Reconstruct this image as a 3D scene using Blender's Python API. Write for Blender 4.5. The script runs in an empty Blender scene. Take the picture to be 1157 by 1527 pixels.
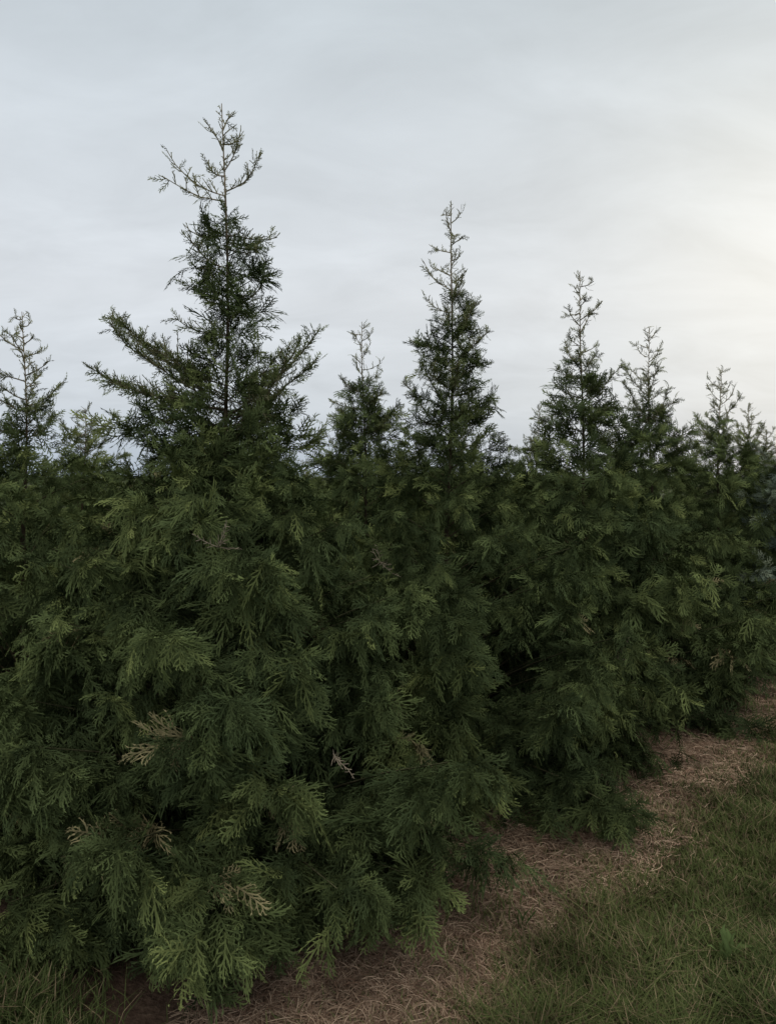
import bpy, math, numpy as np, mathutils
R_ = math.radians
sc = bpy.context.scene
col = sc.collection
sc.view_settings.view_transform = 'Standard'
sc.view_settings.look = 'None'
sc.view_settings.exposure = 0

F = 1147.0; CX = 578.0; HY = 710.0; CH = 1.6
def wx(px, Z): return (px-CX)/F*Z
def hh(y, Z): return CH+(HY-y)*Z/F
DV = np.array([.665, .747]); NV = np.array([.747, -.665])     # along the rows, towards the lawn
A0 = np.array([wx(340, 3.25), 3.25])
def dperp(x, y): return (x-A0[0])*NV[0]+(y-A0[1])*NV[1]
def dalong(x, y): return (x-A0[0])*DV[0]+(y-A0[1])*DV[1]

# ------------------------------------------------------------ materials
def nt(name):
    m = bpy.data.materials.new(name); m.use_nodes = True
    t = m.node_tree; t.nodes.clear()
    return m, t, t.nodes.new('ShaderNodeOutputMaterial')
def leafmat(name, trans=0, noise_scale=14):
    m, t, o = nt(name)
    a = t.nodes.new('ShaderNodeAttribute'); a.attribute_name = 'col'
    g = t.nodes.new('ShaderNodeTexCoord'); n = t.nodes.new('ShaderNodeTexNoise'); n.inputs['Scale'].default_value = noise_scale
    n.inputs['Detail'].default_value = 1
    t.links.new(g.outputs['Object'], n.inputs['Vector'])
    mr = t.nodes.new('ShaderNodeMapRange'); mr.inputs[1].default_value = .3; mr.inputs[2].default_value = .7
    mr.inputs[3].default_value = .7; mr.inputs[4].default_value = 1.3
    t.links.new(n.outputs['Fac'], mr.inputs[0])
    mx = t.nodes.new('ShaderNodeVectorMath'); mx.operation = 'SCALE'
    t.links.new(a.outputs['Color'], mx.inputs[0]); t.links.new(mr.outputs[0], mx.inputs['Scale'])
    p = t.nodes.new('ShaderNodeBsdfDiffuse')
    t.links.new(mx.outputs[0], p.inputs['Color'])
    if trans:
        tr = t.nodes.new('ShaderNodeBsdfTranslucent'); t.links.new(mx.outputs[0], tr.inputs['Color'])
        ms = t.nodes.new('ShaderNodeMixShader'); ms.inputs[0].default_value = trans
        t.links.new(p.outputs[0], ms.inputs[1]); t.links.new(tr.outputs[0], ms.inputs[2])
        t.links.new(ms.outputs[0], o.inputs[0])
    else: t.links.new(p.outputs[0], o.inputs[0])
    return m
M_leaf = leafmat('cedar_foliage', 0, 5); M_wood = leafmat('twig_wood', 0, 40)
M_grass = leafmat('grass_blades', .25, 3); M_straw = leafmat('dry_straw', 0, 5)

def groundmat(name, c1, c2, c3, s):
    m, t, o = nt(name)
    g = t.nodes.new('ShaderNodeTexCoord')
    n = t.nodes.new('ShaderNodeTexNoise'); n.inputs['Scale'].default_value = s; n.inputs['Detail'].default_value = 8; n.inputs['Roughness'].default_value = .7
    n2 = t.nodes.new('ShaderNodeTexNoise'); n2.inputs['Scale'].default_value = s*12; n2.inputs['Detail'].default_value = 6
    for q in (n, n2): t.links.new(g.outputs['Object'], q.inputs['Vector'])
    r = t.nodes.new('ShaderNodeValToRGB'); e = r.color_ramp.elements
    e[0].position = .32; e[0].color = (*c1, 1); e[1].position = .68; e[1].color = (*c3, 1)
    k = e.new(.5); k.color = (*c2, 1)
    ad = t.nodes.new('ShaderNodeMath'); ad.operation = 'MULTIPLY_ADD'; ad.inputs[1].default_value = .5
    t.links.new(n2.outputs['Fac'], ad.inputs[0])
    h = t.nodes.new('ShaderNodeMath'); h.operation = 'MULTIPLY'; h.inputs[1].default_value = .5
    t.links.new(n.outputs['Fac'], h.inputs[0]); t.links.new(h.outputs[0], ad.inputs[2])
    t.links.new(ad.outputs[0], r.inputs[0])
    p = t.nodes.new('ShaderNodeBsdfPrincipled'); p.inputs['Roughness'].default_value = .95; p.inputs['Specular IOR Level'].default_value = .1
    t.links.new(r.outputs[0], p.inputs['Base Color'])
    b = t.nodes.new('ShaderNodeBump'); b.inputs['Strength'].default_value = .8; b.inputs['Distance'].default_value = .02
    t.links.new(n2.outputs['Fac'], b.inputs['Height']); t.links.new(b.outputs[0], p.inputs['Normal'])
    t.links.new(p.outputs[0], o.inputs[0])
    return m
M_lawn = groundmat('lawn_soil', (.022, .028, .012), (.038, .048, .018), (.06, .06, .03), 3)
M_soil = groundmat('bare_soil', (.045, .028, .020), (.075, .048, .034), (.13, .09, .064), 4)

# ------------------------------------------------------------ mesh building
def build(name, V, T, C, mat, parent=None, loc=None):
    me = bpy.data.meshes.new(name)
    V = np.asarray(V, np.float32); T = np.asarray(T, np.int32)
    me.vertices.add(len(V)); me.vertices.foreach_set('co', V.ravel())
    me.loops.add(len(T)*3); me.loops.foreach_set('vertex_index', T.ravel())
    me.polygons.add(len(T)); me.polygons.foreach_set('loop_start', np.arange(0, len(T)*3, 3, dtype=np.int32))
    me.update(calc_edges=True)
    if C is not None:
        ca = me.color_attributes.new('col', 'FLOAT_COLOR', 'POINT')
        ca.data.foreach_set('color', np.hstack([C, np.ones((len(C), 1))]).astype(np.float32).ravel())
    me.materials.append(mat)
    o = bpy.data.objects.new(name, me); col.objects.link(o)
    if parent: o.parent = parent
    if loc is not None: o.location = loc
    return o
class Acc:
    def __init__(s): s.v = []; s.t = []; s.c = []; s.n = 0
    def add(s, V, T, C):
        s.v.append(V); s.t.append(np.asarray(T)+s.n); s.c.append(C); s.n += len(V)
    def build(s, name, mat, parent=None): return build(name, np.vstack(s.v), np.vstack(s.t), np.vstack(s.c), mat, parent)
def nrm(a): return a/np.maximum(np.linalg.norm(a, axis=-1, keepdims=True), 1e-9)
TT = {}
def tube(acc, P, r, c0, c1, sides=3):
    P = np.asarray(P, float); k = len(P)
    d = P[-1]-P[0]; d = d/(math.sqrt(d@d)+1e-9)
    a = np.array([d[1]*.93-d[2]*.2, d[2]*.3-d[0]*.93, d[0]*.2-d[1]*.3]); a /= math.sqrt(a@a)+1e-9
    b = np.array([d[1]*a[2]-d[2]*a[1], d[2]*a[0]-d[0]*a[2], d[0]*a[1]-d[1]*a[0]])
    r = np.asarray(r, float)[:, None, None]
    th = np.arange(sides)*2*math.pi/sides
    ring = np.cos(th)[:, None]*a+np.sin(th)[:, None]*b
    V = (P[:, None, :]+ring[None]*r).reshape(-1, 3)
    if (k, sides) not in TT:
        T = []
        for i in range(k-1):
            for j in range(sides):
                q = i*sides+j; w = i*sides+(j+1) % sides
                T += [(q, w, w+sides), (q, w+sides, q+sides)]
        TT[(k, sides)] = np.array(T)
    f = np.repeat(np.linspace(0, 1, k), sides)[:, None]
    acc.add(V, TT[(k, sides)], np.asarray(c0)*(1-f)+np.asarray(c1)*f)

# ------------------------------------------------------------ spray templates
def template(seed, n, L, W, w, subd, droop, subl=.017):
    rng = np.random.default_rng(seed); V = []; T = []
    def quad(p0, p1, w0, w1):
        d = p1-p0; d = d/np.linalg.norm(d); q = np.array([-d[1], d[0]]); i = len(V)
        V.extend([p0-q*w0, p0+q*w0, p1+q*w1, p1-q*w1]); T.extend([(i, i+1, i+2), (i, i+2, i+3)])
    def tri(p, d, l, ww):
        q = np.array([-d[1], d[0]]); i = len(V)
        V.extend([p-q*ww, p+q*ww, p+d*l]); T.append((i, i+1, i+2))
    def rot(d, a): c, s = math.cos(a), math.sin(a); return np.array([d[0]*c-d[1]*s, d[0]*s+d[1]*c])
    for i in range(3): quad(np.array([L*i/3, 0]), np.array([L*(i+1)/3, 0]), w*.6, w*.5)
    for i in range(n):
        for sd in (-1, 1):
            s = (i+.6+(.25*sd))/n*.96
            l = W*min(1, .45+2.2*s)*((1-s)**.75+.12)*rng.uniform(.6, 1.25)
            d = rot(np.array([1., 0.]), sd*(R_(58)-R_(22)*s+rng.normal(0, .14)))
            p = np.array([L*s, 0.]); mid = p+d*l*.5; d2 = rot(d, -sd*rng.uniform(.1, .6)); e = mid+d2*l*.5
            if subd:
                quad(p, mid, w*.5, w*.42); tri(mid, d2, l*.55, w*.45)
                m = max(2, int(l/subd))
                for k in range(m):
                    u = (k+.7)/m; q = p+(mid-p)*u*2 if u < .5 else mid+(e-mid)*(u-.5)*2
                    ss = 1 if k % 2 else -1
                    tri(q, rot(d if u < .5 else d2, ss*rng.uniform(.5, .9)), subl*(1.25-.6*u)*rng.uniform(.7, 1.2), w*.5)
            else:
                tri(p, d, l*1.1, w)
    V = np.array(V); x, y = V[:, 0], V[:, 1]
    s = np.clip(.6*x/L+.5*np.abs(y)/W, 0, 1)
    z = -droop*x*x/L-.9*y*y/W*droop+rng.normal(0, .0015, len(V))+.006*np.sin(x*50+seed)
    return np.column_stack([x, y, z]), np.array(T), s
HI = [template(i, 5, .084, .049, .0037, .0105, dr, .011) for i, dr in enumerate([-.2, .3, .7, 1.2])]
MID = [template(10+i, 5, .12, .066, .0054, .022, dr, .019) for i, dr in enumerate([-.2, .3, .9])]
LOW = [template(20+i, 5, .21, .10, .010, 0, dr) for i, dr in enumerate([0, .5])]
OPEN = [template(30+i, 4, .088, .048, .0046, .015, dr, .014) for i, dr in enumerate([-.5, -.15, .2])]
OPENM = [template(40+i, 4, .100, .056, .0062, .024, dr, .020) for i, dr in enumerate([-.5, -.1])]
def instance(temps, pos, d, n, scl, c, rng):
    d = nrm(d); n = nrm(n-d*np.sum(n*d, 1, keepdims=True)); y = np.cross(n, d)
    ti = rng.integers(0, len(temps), len(pos)); Vs = []; Ts = []; Cs = []; off = 0
    for k, (V, T, s) in enumerate(temps):
        ix = np.where(ti == k)[0]
        if not len(ix): continue
        Mx = np.stack([d[ix], y[ix], n[ix]], 1)*scl[ix, None, None]
        W = np.einsum('vi,nij->nvj', V, Mx)+pos[ix, None, :]
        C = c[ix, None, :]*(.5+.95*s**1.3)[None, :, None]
        Vs.append(W.reshape(-1, 3)); Cs.append(C.reshape(-1, 3))
        Ts.append((T[None]+(np.arange(len(ix))*len(V))[:, None, None]+off).reshape(-1, 3)); off += len(ix)*len(V)
    return np.vstack(Vs), np.vstack(Ts), np.vstack(Cs)

DARK = np.array([.066, .088, .038]); MIDC = np.array([.142, .174, .064]); TIP = np.array([.27, .30, .105])
WOOD = np.array([.10, .075, .05]); OLIVE = np.array([.25, .25, .13]); TAN = np.array([.46, .38, .28])

def antler(acc, p, d, L, r, level, up, rng, cw, cg, maxl=2, sp=(.026, .014)):
    k = 5 if level == 0 else 3 if level == 1 else 2; P = [np.array(p, float)]; dd = nrm(np.array(d, float))
    for i in range(k):
        dd = nrm(dd+np.array([0, 0, up])/k+rng.normal(0, .12, 3)); P.append(P[-1]+dd*L/k)
    P = np.array(P); f = level/2
    tube(acc, P, np.linspace(r, r*(.5 if level < 2 else .7), k+1), cw*(1-f)+cg*f, cw*(.6-f*.5)+cg*(.4+f*.5))
    if level >= maxl: return P
    s = .1 if level else .12
    q = np.cross(dd, [0, 0, 1.]); q = nrm(q+rng.normal(0, .45, 3)); sd = 1
    while s < .98:
        j = min(int(s*k), k-1); pp = P[j]+(P[j+1]-P[j])*(s*k-j); t = nrm(P[j+1]-P[j])
        cd = nrm(t*.75+q*sd*.8+rng.normal(0, .25, 3)+np.array([0, 0, .12]))
        cl = (((1-s)*L*.26+.028) if level == 0 else (1-s)*L*.3+.008)*rng.uniform(.6, 1.25)
        antler(acc, pp, cd, cl, max(r*.7, .0019), level+1, up*.6, rng, cw, cg, maxl, sp)
        sd = -sd; s += sp[min(level, 1)]/L*rng.uniform(.7, 1.3)
    return P

def bez(p0, p1, p2, t): return p0*(1-t)**2+p1*2*t*(1-t)+p2*t**2
def auto_profile(H, w=1.0, sh=1.6, sw=.44, tf=.86):
    """widths by height: sh = height of the shoulder, sw = its half width, tf = how far up the leafy part goes"""
    b = [(.02, 1.0*w), (.25, 1.06*w), (.7, 1.0*w), (1.05, .80*w), (1.35, .57*w)]
    if H > 1.95:
        z = lambda u: sh+(H-sh)*u*tf
        b += [(sh, sw), (z(.14), sw*.76), (z(.32), sw*.76), (z(.42), sw*.38), (z(.56), sw*.34), (z(.66), .05)]
    else: b = [(h*H/1.9, r) for h, r in b]+[(H*.82, .34), (H*.94, .16)]
    return b
PHR = math.atan2(DV[1], DV[0]); PHN = math.atan2(NV[1], NV[0])

def make_tree(name, seed, H, prof, lod, nP=80, dens=1.0, shoots=None, tone=1.0, tint=None, updens=1.0, bias=None, flat=.27, shoot_s=(0.22, 20)):
    rng = np.random.default_rng(seed)
    root = bpy.data.objects.new(name, None); col.objects.link(root); root.empty_display_size = .2
    ph, pr = zip(*prof); top = ph[-1]
    hs = np.linspace(.03, top, 400); w = np.interp(hs, ph, pr)**.8+.12; w *= 1+1.1*np.exp(-hs/.16); w /= w.sum()
    he = np.sort(rng.choice(hs, nP, p=w)); phi = np.arange(nP)*2.39996+rng.normal(0, .35, nP)
    Rr = np.interp(he, ph, pr)*rng.uniform(.64, 1.12, nP)
    low = np.clip((1.6-he)/.7, 0, 1)
    Rr *= 1-flat*low*np.abs(np.cos(phi-PHR))            # neighbours in the row press the crown flat
    for (pb_, amt) in (bias or []): Rr *= 1+amt*low*np.maximum(0, np.cos(phi-pb_))
    def axis(h): f = np.asarray(h)/H; return np.stack([.014*np.sin(f*9+seed)+.02*np.sin(f*3+seed*2), .014*np.cos(f*7+seed), f*H], -1)
    o = np.stack([np.cos(phi), np.sin(phi), 0*phi], 1); q = np.stack([-np.sin(phi), np.cos(phi), 0*phi], 1); zz = np.array([0, 0, 1.])
    P0 = axis(np.maximum(.05, he-Rr*.5)); P2 = axis(he)+o*Rr[:, None]; P1 = (P0+P2)/2+zz*(.10*Rr)[:, None]
    acc = Acc()
    hk = np.linspace(-.05, top, 20); tube(acc, axis(hk), np.interp(hk, [0, 1.5, top], [.035, .010, .004]), WOOD*.5, WOOD*.8, 7)
    for i in range(nP):
        tt = np.linspace(0, .92, 5)[:, None]; r0 = .003+.006*Rr[i]
        tube(acc, bez(P0[i], P1[i], P2[i], tt), np.linspace(r0, .002, 5), WOOD*.6, OLIVE*.4)
    acc.build('trunk', M_wood, root)
    # crown, lower part: long limbs carrying flat sprays
    nS = np.maximum(3, (Rr/.044*dens*(1, .85, .5)[lod]).astype(int)); ip = np.repeat(np.arange(nP), nS); m = len(ip)
    t = rng.uniform(.22, 1, m)**.7; sd = rng.choice([-1, 1], m)
    S0 = bez(P0[ip], P1[ip], P2[ip], t[:, None]); l2 = Rr[ip]*(1-t)*.40+.045+.06*np.minimum(1, Rr[ip]/.5)
    dro = np.interp(he[ip], [0, 1.4, 1.9], [.5, .35, -.5])
    ds = nrm(o[ip]*rng.uniform(.5, 1, m)[:, None]+q[ip]*(sd*rng.uniform(.2, 1.1, m))[:, None]+zz*(rng.normal(.15, .3, m)-dro*.3)[:, None])
    nq = np.maximum(2, (l2/(.0195, .034, .075)[lod]*1.1).astype(int)+1)
    iq = np.repeat(np.arange(m), nq); n = len(iq); u = rng.uniform(.05, 1, n)
    pos = S0[iq]+ds[iq]*(l2[iq]*u)[:, None]-zz*(.3*l2[iq]*u*u)[:, None]; pos[:, 2] = np.maximum(pos[:, 2], .05)
    pv = np.cross(ds[iq], zz); s2 = rng.choice([-1, 1], n)*rng.uniform(0, 1.2, n)
    d = ds[iq]+pv*s2[:, None]-zz*(dro[iq]*rng.uniform(-.4, 3.2, n))[:, None]+rng.normal(0, .36, (n, 3))
    nn = zz*rng.uniform(.2, 1, n)[:, None]+o[ip][iq]*rng.uniform(.3, 1.1, n)[:, None]+rng.normal(0, .35, (n, 3))
    hi = he[ip][iq]; scl = rng.uniform(.65, 1.3, n)*np.interp(hi, [1.3, 1.75], [1, .9])
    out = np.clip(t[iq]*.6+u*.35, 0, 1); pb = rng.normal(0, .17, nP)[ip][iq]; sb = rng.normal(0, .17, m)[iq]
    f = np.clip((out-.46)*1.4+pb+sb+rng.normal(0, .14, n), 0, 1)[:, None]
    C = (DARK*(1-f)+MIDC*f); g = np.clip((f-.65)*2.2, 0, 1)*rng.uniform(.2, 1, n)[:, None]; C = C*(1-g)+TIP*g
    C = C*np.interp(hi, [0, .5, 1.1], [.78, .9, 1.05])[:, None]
    warm = rng.random(m) < .010; C[warm[iq]] = np.array([.27, .23, .12])
    # upper part: clumps of small ascending sprays round the spire
    h1 = top; h0 = min(.95, top*.5); hz = np.linspace(h0, h1, 120); rz_ = np.minimum(np.interp(hz, ph, pr), .42)
    wz = (rz_+.05)*np.interp(hz, [1.0, 1.5], [.35, 1]); area = float(np.sum(wz)*(hz[1]-hz[0]))
    nC = int(area*(560, 430, 240)[lod]*updens)+4; pz = wz/wz.sum(); hc = rng.choice(hz, nC, p=pz); a = rng.uniform(0, 6.283, nC)
    lump = 1+.38*np.sin(hc*23+seed)*np.sin(a*2+hc*9)+.2*np.sin(hc*47+a*3)
    pc_r = np.minimum(np.interp(hc, ph, pr), .42); rc = np.maximum(0, pc_r-.04)*rng.uniform(.0, 1.0, nC)**.6*rng.uniform(.7, 1.2, nC)*lump
    oc = np.stack([np.cos(a), np.sin(a), 0*a], 1); pc = axis(hc)+oc*rc[:, None]
    nk = (11, 8, 5)[lod]; ic = np.repeat(np.arange(nC), nk); N2 = len(ic)
    pos2 = pc[ic]+rng.normal(0, .022, (N2, 3))
    d2 = oc[ic]*(.35+rc[ic]*2)[:, None]+zz*rng.uniform(-.15, .9, N2)[:, None]+rng.normal(0, .5, (N2, 3))
    n2 = rng.normal(0, 1, (N2, 3)); n2 += oc[ic]*.4
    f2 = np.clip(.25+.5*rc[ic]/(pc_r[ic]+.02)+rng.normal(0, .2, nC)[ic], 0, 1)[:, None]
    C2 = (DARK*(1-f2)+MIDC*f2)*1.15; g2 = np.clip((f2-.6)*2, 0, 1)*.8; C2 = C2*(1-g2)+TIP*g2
    s2_ = rng.uniform(.55, 1.1, N2)*np.interp(pc_r[ic], [.08, .3], [.72, 1.0])
    tn = np.array(tint if tint is not None else (1, 1, 1))*tone
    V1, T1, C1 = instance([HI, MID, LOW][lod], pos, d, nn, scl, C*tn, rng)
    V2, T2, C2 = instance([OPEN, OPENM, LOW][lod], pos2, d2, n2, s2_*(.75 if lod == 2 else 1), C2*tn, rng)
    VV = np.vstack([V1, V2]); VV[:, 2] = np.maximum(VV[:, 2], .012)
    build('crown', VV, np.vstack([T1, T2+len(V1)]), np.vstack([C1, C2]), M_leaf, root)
    if lod < 2 or H > 1.95:
        rt = .0028 if lod == 0 else .0034
        acc = Acc(); hk = np.linspace(top-.15, H, 8); tube(acc, axis(hk), np.linspace(.0055, .002, 8), WOOD*1.8, TAN*.8, 5)
        s = top-.05
        while s < H-.02:
            a = rng.uniform(0, 6.28); antler(acc, axis(s), np.array([math.cos(a), math.sin(a), .9]), rng.uniform(.03, .08), .0024, 1, .3, rng, TAN*.7, OLIVE)
            s += rng.uniform(.015, .035)
        acc.build('leader', M_wood, root)
        if shoots is None:
            shoots = []; ns = shoot_s[1] if lod < 2 else 6
            for k in range(ns):
                uu = shoot_s[0]+(.97-shoot_s[0])*(k+.5)/ns; h0 = 1.6+(H-1.6)*uu; a = k*2.4+seed+rng.normal(0, .3)
                L = ((1-uu)*.44+.05)*rng.uniform(.5, 1.4)
                shoots.append((h0, math.cos(a)*L*.85, math.sin(a)*L*.85, L*rng.uniform(.1, .7)))
        for (h0, dx, dy, dz) in shoots:
            acc = Acc(); v = np.array([dx, dy, dz]); L = float(np.linalg.norm(v)); fr = (h0-1.6)/(H-1.6)
            cw = TAN*.65*(fr)+WOOD*(1-fr); cg = OLIVE*(.7+.5*fr)
            P = antler(acc, axis(h0), v/L-np.array([0, 0, .25]), L*1.03, rt*1.4, 0, .6, rng, cw, cg, 2, (.026, .014) if lod == 0 else (.04, .022))
            npz = max(2, int(L/(.008 if fr < .3 else .014 if fr < .6 else .03))); ss = rng.uniform(.2, .98, npz)*5; j = ss.astype(int)
            pp = P[j]+(P[j+1]-P[j])*(ss-j)[:, None]
            dd = nrm(P[j+1]-P[j])*.6+rng.normal(0, .5, (npz, 3))+zz*.2; cc = MIDC*1.1*(1-fr)+OLIVE*1.0*fr
            Vl, Tl, Cl = instance(OPEN if lod == 0 else OPENM, pp, dd, rng.normal(0, 1, (npz, 3)), rng.uniform(.35, .75, npz), np.repeat(cc[None], npz, 0)*tn, rng)
            acc.add(Vl, Tl, Cl)
            acc.build('side_shoot', M_wood, root)
    return root

def put(o, x, y, label, group=None, rz=0, s=1.0):
    o.location = (x, y, 0); o.rotation_euler = (0, 0, rz); o.scale = (s, s, s)
    o['label'] = label; o['category'] = 'tree'
    if group: o['group'] = group
    return o
def dup(root):
    r = root.copy(); col.objects.link(r)
    for ch in list(root.children):
        c = ch.copy(); col.objects.link(c); c.parent = r
    return r

# ------------------------------------------------------------ front row
Z = 3.25; k = Z/F
def S(y0, x1, y1, dy=0.0): return (hh(y0, Z), (x1-340)*k, dy, (y0-y1)*k)
shA = [S(292, 243, 238, .05), S(285, 412, 258, -.06), S(300, 252, 286, -.1), S(345, 266, 345, .05), S(350, 420, 332, .06),
       S(262, 290, 228, .08), S(255, 372, 205, -.05), S(225, 318, 190, -.04), S(215, 362, 198, .05), S(195, 347, 160, .03),
       S(370, 388, 362, -.12), S(400, 283, 372, -.1), S(460, 408, 430, .04), S(455, 286, 430, .06), S(500, 262, 492, -.03),
       S(600, 200, 455, -.08), S(612, 140, 548, .05), S(590, 170, 478, .12), S(575, 236, 500, .1), S(610, 185, 590, -.2), S(605, 160, 520, -.02),
       S(620, 500, 515, -.05), S(625, 458, 518, .12), S(600, 425, 540, -.16), S(640, 478, 560, -.2), S(655, 452, 610, .1), S(630, 470, 530, -.08)]
pA = [(.02, 1.08), (.2, 1.13), (.6, 1.06), (1.0, .90), (1.3, .68), (1.5, .50), (1.7, .37), (1.9, .31), (2.02, .21), (2.1, .14), (2.3, .13), (2.42, .165), (2.52, .155), (2.60, .12), (2.68, .05)]
tA = put(make_tree('conifer_tree', 1, hh(155, Z), pA, 0, 170, 1.0, shA, updens=.95, bias=[(R_(-110), .22)]), A0[0], A0[1],
         'nearest and tallest front-row conifer, with two side limbs flaring under its bare tip', 'conifers of the front row')
def twig(parent, x, y, z, d, L, n, seed):
    rng = np.random.default_rng(seed); acc = Acc()
    for i in range(n): antler(acc, (x, y, z), np.array(d)+rng.normal(0, .45, 3), L*rng.uniform(.5, 1.1), .002, 1, .2, rng, TAN*.7, TAN*.55, 2)
    o = acc.build('bare_twig', M_wood, parent); o['label'] = 'bare tan twig sticking out of the green foliage'
twig(tA, .10, -.66, hh(815, 2.6), (.1, -.4, .5), .13, 4, 3)
twig(tA, .50, -.80, hh(1100, 2.6), (.6, -.3, .1), .13, 3, 5)

Z = 4.39
lawn = [(PHN, .18)]
pB = [(.02, 1.10), (.25, 1.15), (.7, 1.04), (1.0, .88), (1.3, .62), (1.5, .45), (1.65, .36), (1.83, .33), (2.05, .20), (2.2, .17), (2.3, .29), (2.38, .13), (2.5, .09), (2.58, .12), (2.66, .04)]
tB = put(make_tree('conifer_tree', 2, hh(305, Z), pB, 0, 145, .85, updens=.56, bias=[(PHN, .20)], tone=.97, shoot_s=(.15, 30)), wx(672, Z), Z,
         'second tallest conifer in the front row, its narrow spire rising mid picture', 'conifers of the front row')
twig(tB, -.40, -.76, hh(835, 3.7), (-.2, -.4, .5), .14, 4, 4)
twig(tB, .80, -.47, hh(975, 4), (.5, -.3, .5), .15, 4, 6)
Z = 5.53
tC = put(make_tree('conifer_tree', 3, hh(405, Z), auto_profile(3.0, 1, 1.72, .40, .88), 1, 115, .95, bias=lawn, updens=.72, shoot_s=(.2, 24)), wx(863, Z), Z,
         'third conifer of the front row, with an open symmetrical top right of the mid-picture spire', 'conifers of the front row')
Z = 6.63
tD = put(make_tree('conifer_tree', 4, hh(487, Z), auto_profile(2.8, 1, 1.62, .42, .84), 1, 95, .85, bias=lawn, tone=.95, updens=.75, shoot_s=(.2, 24)), wx(970, Z), Z,
         'fourth conifer of the front row, slimmer and lower than the third', 'conifers of the front row')
Z = 7.75
tE = put(make_tree('conifer_tree', 5, hh(548, Z), auto_profile(2.6, 1, 1.75, .42, .7), 1, 85, .75, bias=lawn, updens=.8), wx(1072, Z), Z,
         'fifth conifer of the front row, with a thin bare tip near the right edge', 'conifers of the front row')
Z = 8.87
tF = put(make_tree('conifer_tree', 6, hh(605, Z), auto_profile(2.37, 1, 1.68, .40, .5), 1, 75, .7, bias=lawn, updens=.8), wx(1112, Z), Z,
         'smallest topped conifer far along the front row, just right of the thin bare tip', 'conifers of the front row')
put(make_tree('conifer_tree', 8, hh(640, 10), auto_profile(2.2, 1, 1.7, .36, .5), 1, 60, .65, updens=.8), wx(1142, 10), 10,
    'last conifer of the front row, its thin tip touching the right edge', 'conifers of the front row')
put(make_tree('conifer_tree', 7, 1.74, auto_profile(1.74, .50), 1, 55, .8, tone=1.5, tint=(1.25, 1.2, 2.3), flat=0), wx(1176, 7.4), 7.4,
    'low blue-grey conifer cut by the right edge at the far end of the row')
# ------------------------------------------------------------ second row
R2 = A0-NV*2.0
spec2 = {0: (40, 465, 1.62, .62, 'leftmost conifer behind the front row, with a tall feathery bare tip at the left edge'),
         1: (338, 640, 1.7, .8, 'conifer of the second row mostly hidden behind the nearest tree'),
         2: (540, 480, 1.85, .78, 'second-row conifer whose loose top shows between the two tallest trees'),
         3: (690, 640, 1.6, .8, 'conifer of the second row mostly hidden behind the mid-picture spire'),
         4: (800, 606, 1.7, .7, 'low second-row conifer top showing just left of the third front tree'),
         5: (915, 640, 1.65, .7, 'low second-row conifer top showing between the third and fourth front trees'),
         6: (1010, 640, 1.65, .7, 'second-row conifer peeping out between the fourth and fifth front trees')}
for kk, (px, y, sh, tf, lab) in spec2.items():
    Zk = R2[1]+DV[1]*1.5*kk; H = hh(y, Zk)
    put(make_tree('conifer_tree', 20+kk, H, auto_profile(H, 1, sh, .44 if kk == 2 else .40, tf), 1, 90 if kk in (0, 2) else 55, .85, updens=.85 if kk == 2 else .75, flat=.16), wx(px, Zk), Zk, lab, 'conifers of the second row')
put(make_tree('conifer_tree', 31, hh(608, 7.07), auto_profile(2.2, 1, 1.6, .36, .6), 1, 55, .8, updens=.7), wx(122, 7.07), 7.07,
    'small conifer top just right of the leftmost tall tip, behind the second row', 'conifers of the rows further back')
protos = [make_tree('conifer_tree', 40, 2.15, auto_profile(2.15, .9, 1.6, .40, .8), 2, 55, 1.0, flat=0), make_tree('conifer_tree', 41, 1.88, auto_profile(1.88, .9), 2, 55, 1.0, flat=0),
          make_tree('conifer_tree', 42, 2.0, auto_profile(2.0, .9, 1.55, .45), 2, 55, 1.0, flat=0)]
rng = np.random.default_rng(9); cnt = 0; used = set()
for r in range(2, 6):
    for kk in range(-1, 12):
        p = A0-NV*2.0*r+DV*1.5*kk+rng.normal(0, .10, 2); px = CX+F*p[0]/p[1]
        if px < -100 or px > 1150 or p[1] > 18 or (r == 2 and kk == 1): continue
        i = int(rng.integers(0, 3))
        if i in used: t = dup(protos[i])
        else: t = protos[i]; used.add(i)
        put(t, p[0], p[1], 'low conifer in the back rows, showing only as dark green between the taller trees', 'low conifers in the back rows', rng.uniform(0, 6.28), rng.uniform(.82, 1.04)); cnt += 1

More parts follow.
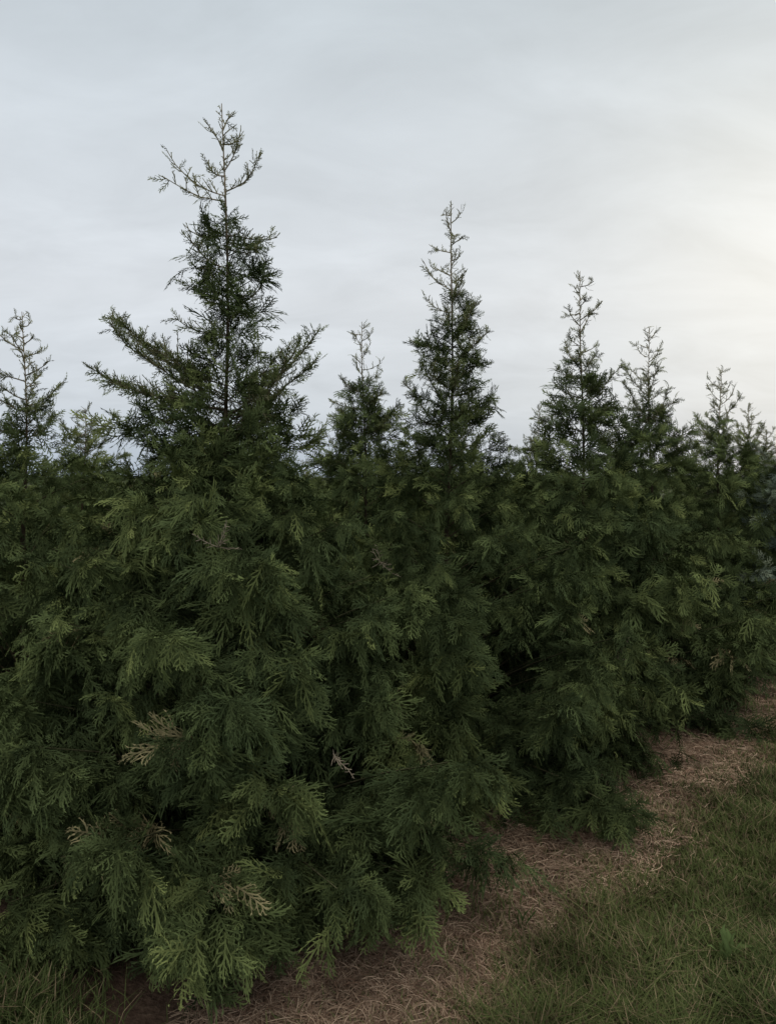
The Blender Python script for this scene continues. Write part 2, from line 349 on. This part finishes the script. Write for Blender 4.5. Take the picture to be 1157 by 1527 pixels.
# ------------------------------------------------------------ ground
def gz(x, y): return .018*np.sin(x*1.7+.6)*np.cos(y*1.3)+.01*np.sin(x*4.1+y*3.3)
xs = np.concatenate([[-400, -120, -40, -15], np.linspace(-6, 8, 57), [15, 40, 120, 400]]); ys = np.concatenate([[-60, -10], np.linspace(0, 14, 57), [20, 40, 120, 400, 900]])
X, Y = np.meshgrid(xs, ys); inn = (np.abs(X) < 9) & (Y > -1) & (Y < 15)
V = np.column_stack([X.ravel(), Y.ravel(), np.where(inn, gz(X, Y), 0).ravel()])
nx = len(xs); T = []
for j in range(len(ys)-1):
    for i in range(nx-1):
        a = j*nx+i; T += [(a, a+1, a+nx+1), (a, a+nx+1, a+nx)]
g = build('ground', V, T, None, M_lawn); g['kind'] = 'structure'
for r in range(0, 3):
    sgrid = np.linspace(-.95, 16, 140); wv = np.linspace(-1, 1, 15); V = []; T = []
    for i, s in enumerate(sgrid):
        wr = 1.15+.09*math.sin(s*3.1+r)+.06*math.sin(s*9.7+1); wl = -.62-.08*math.sin(s*4.3+r)
        endt = min(1, (s+.95)/.5+.35)
        for w in wv:
            dd = (wr*w if w > 0 else -wl*w)*endt; p = A0-NV*2.0*r+DV*s+NV*dd
            V.append((p[0], p[1], (gz(p[0], p[1]) if p[1] < 14 and abs(p[0]) < 8 else 0)+.006))
    for i in range(len(sgrid)-1):
        for j in range(14):
            a = i*15+j; T += [(a, a+1, a+16), (a, a+16, a+15)]
    b = build('soil_strip', V, T, None, M_soil); b['kind'] = 'structure'

# ------------------------------------------------------------ grass and straw
rng = np.random.default_rng(77)
def field(N, zmin, zmax):
    y = zmin*(zmax/zmin)**rng.random(N)
    x = rng.uniform(-.62, .62, N)*y*1.0
    return x, y
def noise(x, y, s): return .5*np.sin(x*s+1.3*np.sin(y*s*.7))+.5*np.sin(y*s*1.2+1.7*np.sin(x*s*.9+2))
def blades(N, zmin, zmax):
    x, y = field(N, zmin, zmax); d = dperp(x, y); al = dalong(x, y); nz = noise(x, y, 5)*.09+noise(x, y, 13)*.05+rng.normal(0, .09, N)
    right = d > 1.27+nz
    left = (((d > -1.45) & (d < -.75)) | (al < -.9+nz) & (d < .7+nz)) & (y < 6) & (rng.random(N) < .35)
    sparse = (d > .95) & (d < 1.3) & (rng.random(N) < .12)
    k = right | left | sparse; x, y = x[k], y[k]; d = d[k]; n = len(x)
    patch = noise(x+3, y, 2.3)*.35+noise(x, y+2, 9)*.15+.5+rng.normal(0, .28, n)
    h = (.015+.06*rng.random(n)**1.4)*(1+.35*noise(x, y, 3.2))*(1+.2*noise(x, y, 17)); a = rng.uniform(0, 6.283, n)
    w = (.0010+.00045*y)*rng.uniform(.7, 1.4, n); b = np.column_stack([np.cos(a), np.sin(a)]); ln = h*rng.uniform(.1, 1.6, n)
    q = np.column_stack([-b[:, 1], b[:, 0]])
    base = np.column_stack([x, y]); z0 = gz(x, y)
    V = np.zeros((n, 5, 3))
    V[:, 0, :2] = base-q*w[:, None]; V[:, 1, :2] = base+q*w[:, None]
    m = base+b*(ln*.3)[:, None]; V[:, 2, :2] = m+q*(w*.8)[:, None]; V[:, 3, :2] = m-q*(w*.8)[:, None]
    V[:, 4, :2] = base+b*ln[:, None]
    V[:, :2, 2] = z0[:, None]; V[:, 2:4, 2] = (z0+h*.6)[:, None]; V[:, 4, 2] = z0+h
    T = (np.array([[0, 1, 2], [0, 2, 3], [3, 2, 4]])[None]+(np.arange(n)*5)[:, None, None]).reshape(-1, 3)
    f = np.clip(patch, 0, 1)[:, None]; C = np.array([.060, .082, .030])*(1-f)+np.array([.145, .168, .062])*f
    dry = rng.random(n) < np.clip(.17+.4*np.exp(-np.abs(d-1.26)/.16), 0, .6); C[dry] = np.array([.30, .23, .14])*rng.uniform(.5, 1.2, (dry.sum(), 1))
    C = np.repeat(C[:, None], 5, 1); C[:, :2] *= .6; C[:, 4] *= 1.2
    return V.reshape(-1, 3), T, C.reshape(-1, 3)
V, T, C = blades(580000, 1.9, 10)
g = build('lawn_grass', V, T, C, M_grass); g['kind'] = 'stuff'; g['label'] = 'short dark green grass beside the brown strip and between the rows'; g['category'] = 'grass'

def straw(N, zmin, zmax):
    x, y = field(N, zmin, zmax); d = dperp(x, y); al = dalong(x, y); nz = noise(x, y, 5)*.09+rng.normal(0, .09, N)
    rr = d+nz*.8; k = (rr < 1.34) & (rr > .65) & (al > -.62+nz); x, y = x[k], y[k]; n = len(x); d = d[k]
    a = rng.uniform(0, 6.283, n); L = rng.uniform(.02, .09, n); cv = rng.normal(0, .8, n); w = (.00022+.00026*y)*rng.uniform(.6, 1.3, n)
    z = gz(x, y)+.008+rng.uniform(0, .025, n); lift = rng.uniform(-.1, .7, n)*rng.random(n)
    V = np.zeros((n, 8, 3)); px, py, pz = x.copy(), y.copy(), z.copy()
    for i in range(4):
        th = a+cv*i/3; V[:, 2*i, 0] = px-np.sin(th)*w; V[:, 2*i, 1] = py+np.cos(th)*w; V[:, 2*i, 2] = pz
        V[:, 2*i+1, 0] = px+np.sin(th)*w; V[:, 2*i+1, 1] = py-np.cos(th)*w; V[:, 2*i+1, 2] = pz+w*.8
        px = px+np.cos(th)*L/3; py = py+np.sin(th)*L/3; pz = pz+lift*L/3*(1-.8*i)
    V[:, :, 2] = np.maximum(V[:, :, 2], gz(V[:, :, 0], V[:, :, 1])+.008)
    T = (np.array([[0, 1, 3], [0, 3, 2], [2, 3, 5], [2, 5, 4], [4, 5, 7], [4, 7, 6]])[None]+(np.arange(n)*8)[:, None, None]).reshape(-1, 3)
    f = rng.random((n, 1))**1.5; C = np.array([.18, .108, .074])*(1-f)+np.array([.56, .41, .29])*f
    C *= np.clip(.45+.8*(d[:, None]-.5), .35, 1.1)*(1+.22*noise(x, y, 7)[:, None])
    return V.reshape(-1, 3), T, np.repeat(C[:, None], 8, 1).reshape(-1, 3)
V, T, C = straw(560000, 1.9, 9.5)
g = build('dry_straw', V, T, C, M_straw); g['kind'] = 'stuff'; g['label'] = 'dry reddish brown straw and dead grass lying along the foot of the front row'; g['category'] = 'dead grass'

def weed(x, y, n, L, wd, upr, seed, label, c):
    rng = np.random.default_rng(seed); root = bpy.data.objects.new('weed_plant', None); col.objects.link(root)
    root.location = (x, y, float(gz(x, y))); root['label'] = label; root['category'] = 'weed'
    for i in range(n):
        a = i*2.4+rng.normal(0, .3); l = L*rng.uniform(.5, 1.2); k = 7; V = []; T = []; C = []; up = upr*rng.uniform(.5, 1.3)
        out = np.array([math.cos(a), math.sin(a), 0]); sd = np.array([-math.sin(a), math.cos(a), 0])
        for j in range(k+1):
            s = j/k; c0 = out*l*(s*(1-up*.6))+np.array([0, 0, l*(up*s+.45*s*(1-s)-.1*s*s)])+sd*.01*math.sin(s*4+i)
            w = wd*math.sin(math.pi*min(1, s*.93+.05))**.8*(1 if j % 2 else .62)*l/L
            V += [c0-sd*w+np.array([0, 0, w*.35]), c0, c0+sd*w+np.array([0, 0, w*.35])]; C += [c, np.array(c)*1.3, c]
        for j in range(k):
            b = j*3
            T += [(b, b+1, b+4), (b, b+4, b+3), (b+1, b+2, b+5), (b+1, b+5, b+4)]
        build('leaf', np.array(V), T, np.array(C), M_grass, root)
weed(wx(1082, 2.5), 2.5, 15, .12, .014, 1.1, 1, 'broad leaved light green weed in the lawn at the lower right', (.14, .19, .07))
weed(wx(1010, 2.75), 2.75, 8, .09, .010, .7, 2, 'small leafy weed in the lawn left of the broad leaved one', (.13, .17, .065))
weed(wx(778, 2.72), 2.72, 9, .13, .006, 1.0, 3, 'upright narrow leaved dark weed growing at the edge of the brown straw', (.06, .09, .03))

# ------------------------------------------------------------ sky and light
az, el = R_(29), R_(15.5)
sd = np.array([math.sin(az)*math.cos(el), math.cos(az)*math.cos(el), math.sin(el)])
w = bpy.data.worlds.new('World'); sc.world = w; w.use_nodes = True; t = w.node_tree; t.nodes.clear()
N = lambda k: t.nodes.new(k)
out = N('ShaderNodeOutputWorld'); sky = N('ShaderNodeTexSky'); sky.sky_type = 'NISHITA'; sky.sun_disc = False
sky.sun_elevation = el; sky.sun_rotation = az
b1 = N('ShaderNodeBackground'); b1.inputs[1].default_value = .1; t.links.new(sky.outputs[0], b1.inputs[0])
tc = N('ShaderNodeTexCoord'); sx = N('ShaderNodeSeparateXYZ'); t.links.new(tc.outputs['Generated'], sx.inputs[0])
ramp = N('ShaderNodeValToRGB'); e = ramp.color_ramp.elements
e[0].position = 0; e[0].color = (.45, .53, .63, 1); e[1].position = 1; e[1].color = (1.3, 1.28, 1.18, 1)
for p_, c_ in ((.03, (.51, .58, .665)), (.09, (.64, .69, .745)), (.22, (.725, .765, .81)), (.42, (.65, .705, .755)), (.55, (.59, .655, .705)), (.7, (1.0, 1.01, .97))):
    q = e.new(p_); q.color = (*c_, 1)
t.links.new(sx.outputs['Z'], ramp.inputs[0])
za = N('ShaderNodeMath'); za.operation = 'ADD'; za.inputs[1].default_value = .3; t.links.new(sx.outputs['Z'], za.inputs[0])
zm = N('ShaderNodeMath'); zm.operation = 'MAXIMUM'; zm.inputs[1].default_value = .05; t.links.new(za.outputs[0], zm.inputs[0])
cb = N('ShaderNodeCombineXYZ')
for ax in 'XY':
    dv = N('ShaderNodeMath'); dv.operation = 'DIVIDE'; t.links.new(sx.outputs[ax], dv.inputs[0]); t.links.new(zm.outputs[0], dv.inputs[1]); t.links.new(dv.outputs[0], cb.inputs[ax])
mp = N('ShaderNodeMapping'); mp.inputs['Rotation'].default_value = (0, 0, R_(-50)); mp.inputs['Scale'].default_value = (1.1, 2.0, 1); t.links.new(cb.outputs[0], mp.inputs[0])
nz = N('ShaderNodeTexNoise'); nz.inputs['Scale'].default_value = 2.3; nz.inputs['Detail'].default_value = 9; nz.inputs['Roughness'].default_value = .58; nz.inputs['Distortion'].default_value = .5
t.links.new(mp.outputs[0], nz.inputs['Vector'])
mr = N('ShaderNodeMapRange'); mr.inputs[1].default_value = .3; mr.inputs[2].default_value = .7; mr.inputs[3].default_value = .91; mr.inputs[4].default_value = 1.06
t.links.new(nz.outputs['Fac'], mr.inputs[0])
vs = N('ShaderNodeVectorMath'); vs.operation = 'SCALE'; t.links.new(ramp.outputs[0], vs.inputs[0]); t.links.new(mr.outputs[0], vs.inputs['Scale'])
dt = N('ShaderNodeVectorMath'); dt.operation = 'DOT_PRODUCT'; dt.inputs[1].default_value = sd; t.links.new(tc.outputs['Generated'], dt.inputs[0])
mx = N('ShaderNodeMath'); mx.operation = 'MAXIMUM'; mx.inputs[1].default_value = 0; t.links.new(dt.outputs['Value'], mx.inputs[0])
prev = vs.outputs[0]
for pw, c_ in ((6, (.02, .005, -.02)), (40, (.13, .115, .07))):
    po = N('ShaderNodeMath'); po.operation = 'POWER'; po.inputs[1].default_value = pw; t.links.new(mx.outputs[0], po.inputs[0])
    s2 = N('ShaderNodeVectorMath'); s2.operation = 'SCALE'; s2.inputs[0].default_value = c_; t.links.new(po.outputs[0], s2.inputs['Scale'])
    ad = N('ShaderNodeVectorMath'); ad.operation = 'ADD'; t.links.new(prev, ad.inputs[0]); t.links.new(s2.outputs[0], ad.inputs[1]); prev = ad.outputs[0]
b2 = N('ShaderNodeBackground'); b2.inputs[1].default_value = 1; t.links.new(prev, b2.inputs[0])
ms = N('ShaderNodeMixShader'); ms.inputs[0].default_value = .97
t.links.new(b1.outputs[0], ms.inputs[1]); t.links.new(b2.outputs[0], ms.inputs[2]); t.links.new(ms.outputs[0], out.inputs[0])

L = bpy.data.lights.new('sun', 'SUN'); L.energy = .7; L.angle = R_(14); L.color = (1, .93, .80)
lo = bpy.data.objects.new('sun', L); col.objects.link(lo)
lo.rotation_euler = mathutils.Vector(tuple(sd)).to_track_quat('Z', 'Y').to_euler()

cam = bpy.data.cameras.new('camera'); co = bpy.data.objects.new('camera', cam); col.objects.link(co)
cam.sensor_fit = 'VERTICAL'; cam.sensor_height = 34.6; cam.sensor_width = 26; cam.lens = 26
cam.shift_y = -(763.5-HY)/1527; cam.clip_end = 3000; cam.clip_start = .05
co.location = (0, 0, CH); co.rotation_euler = (R_(90), 0, 0)
sc.camera = co
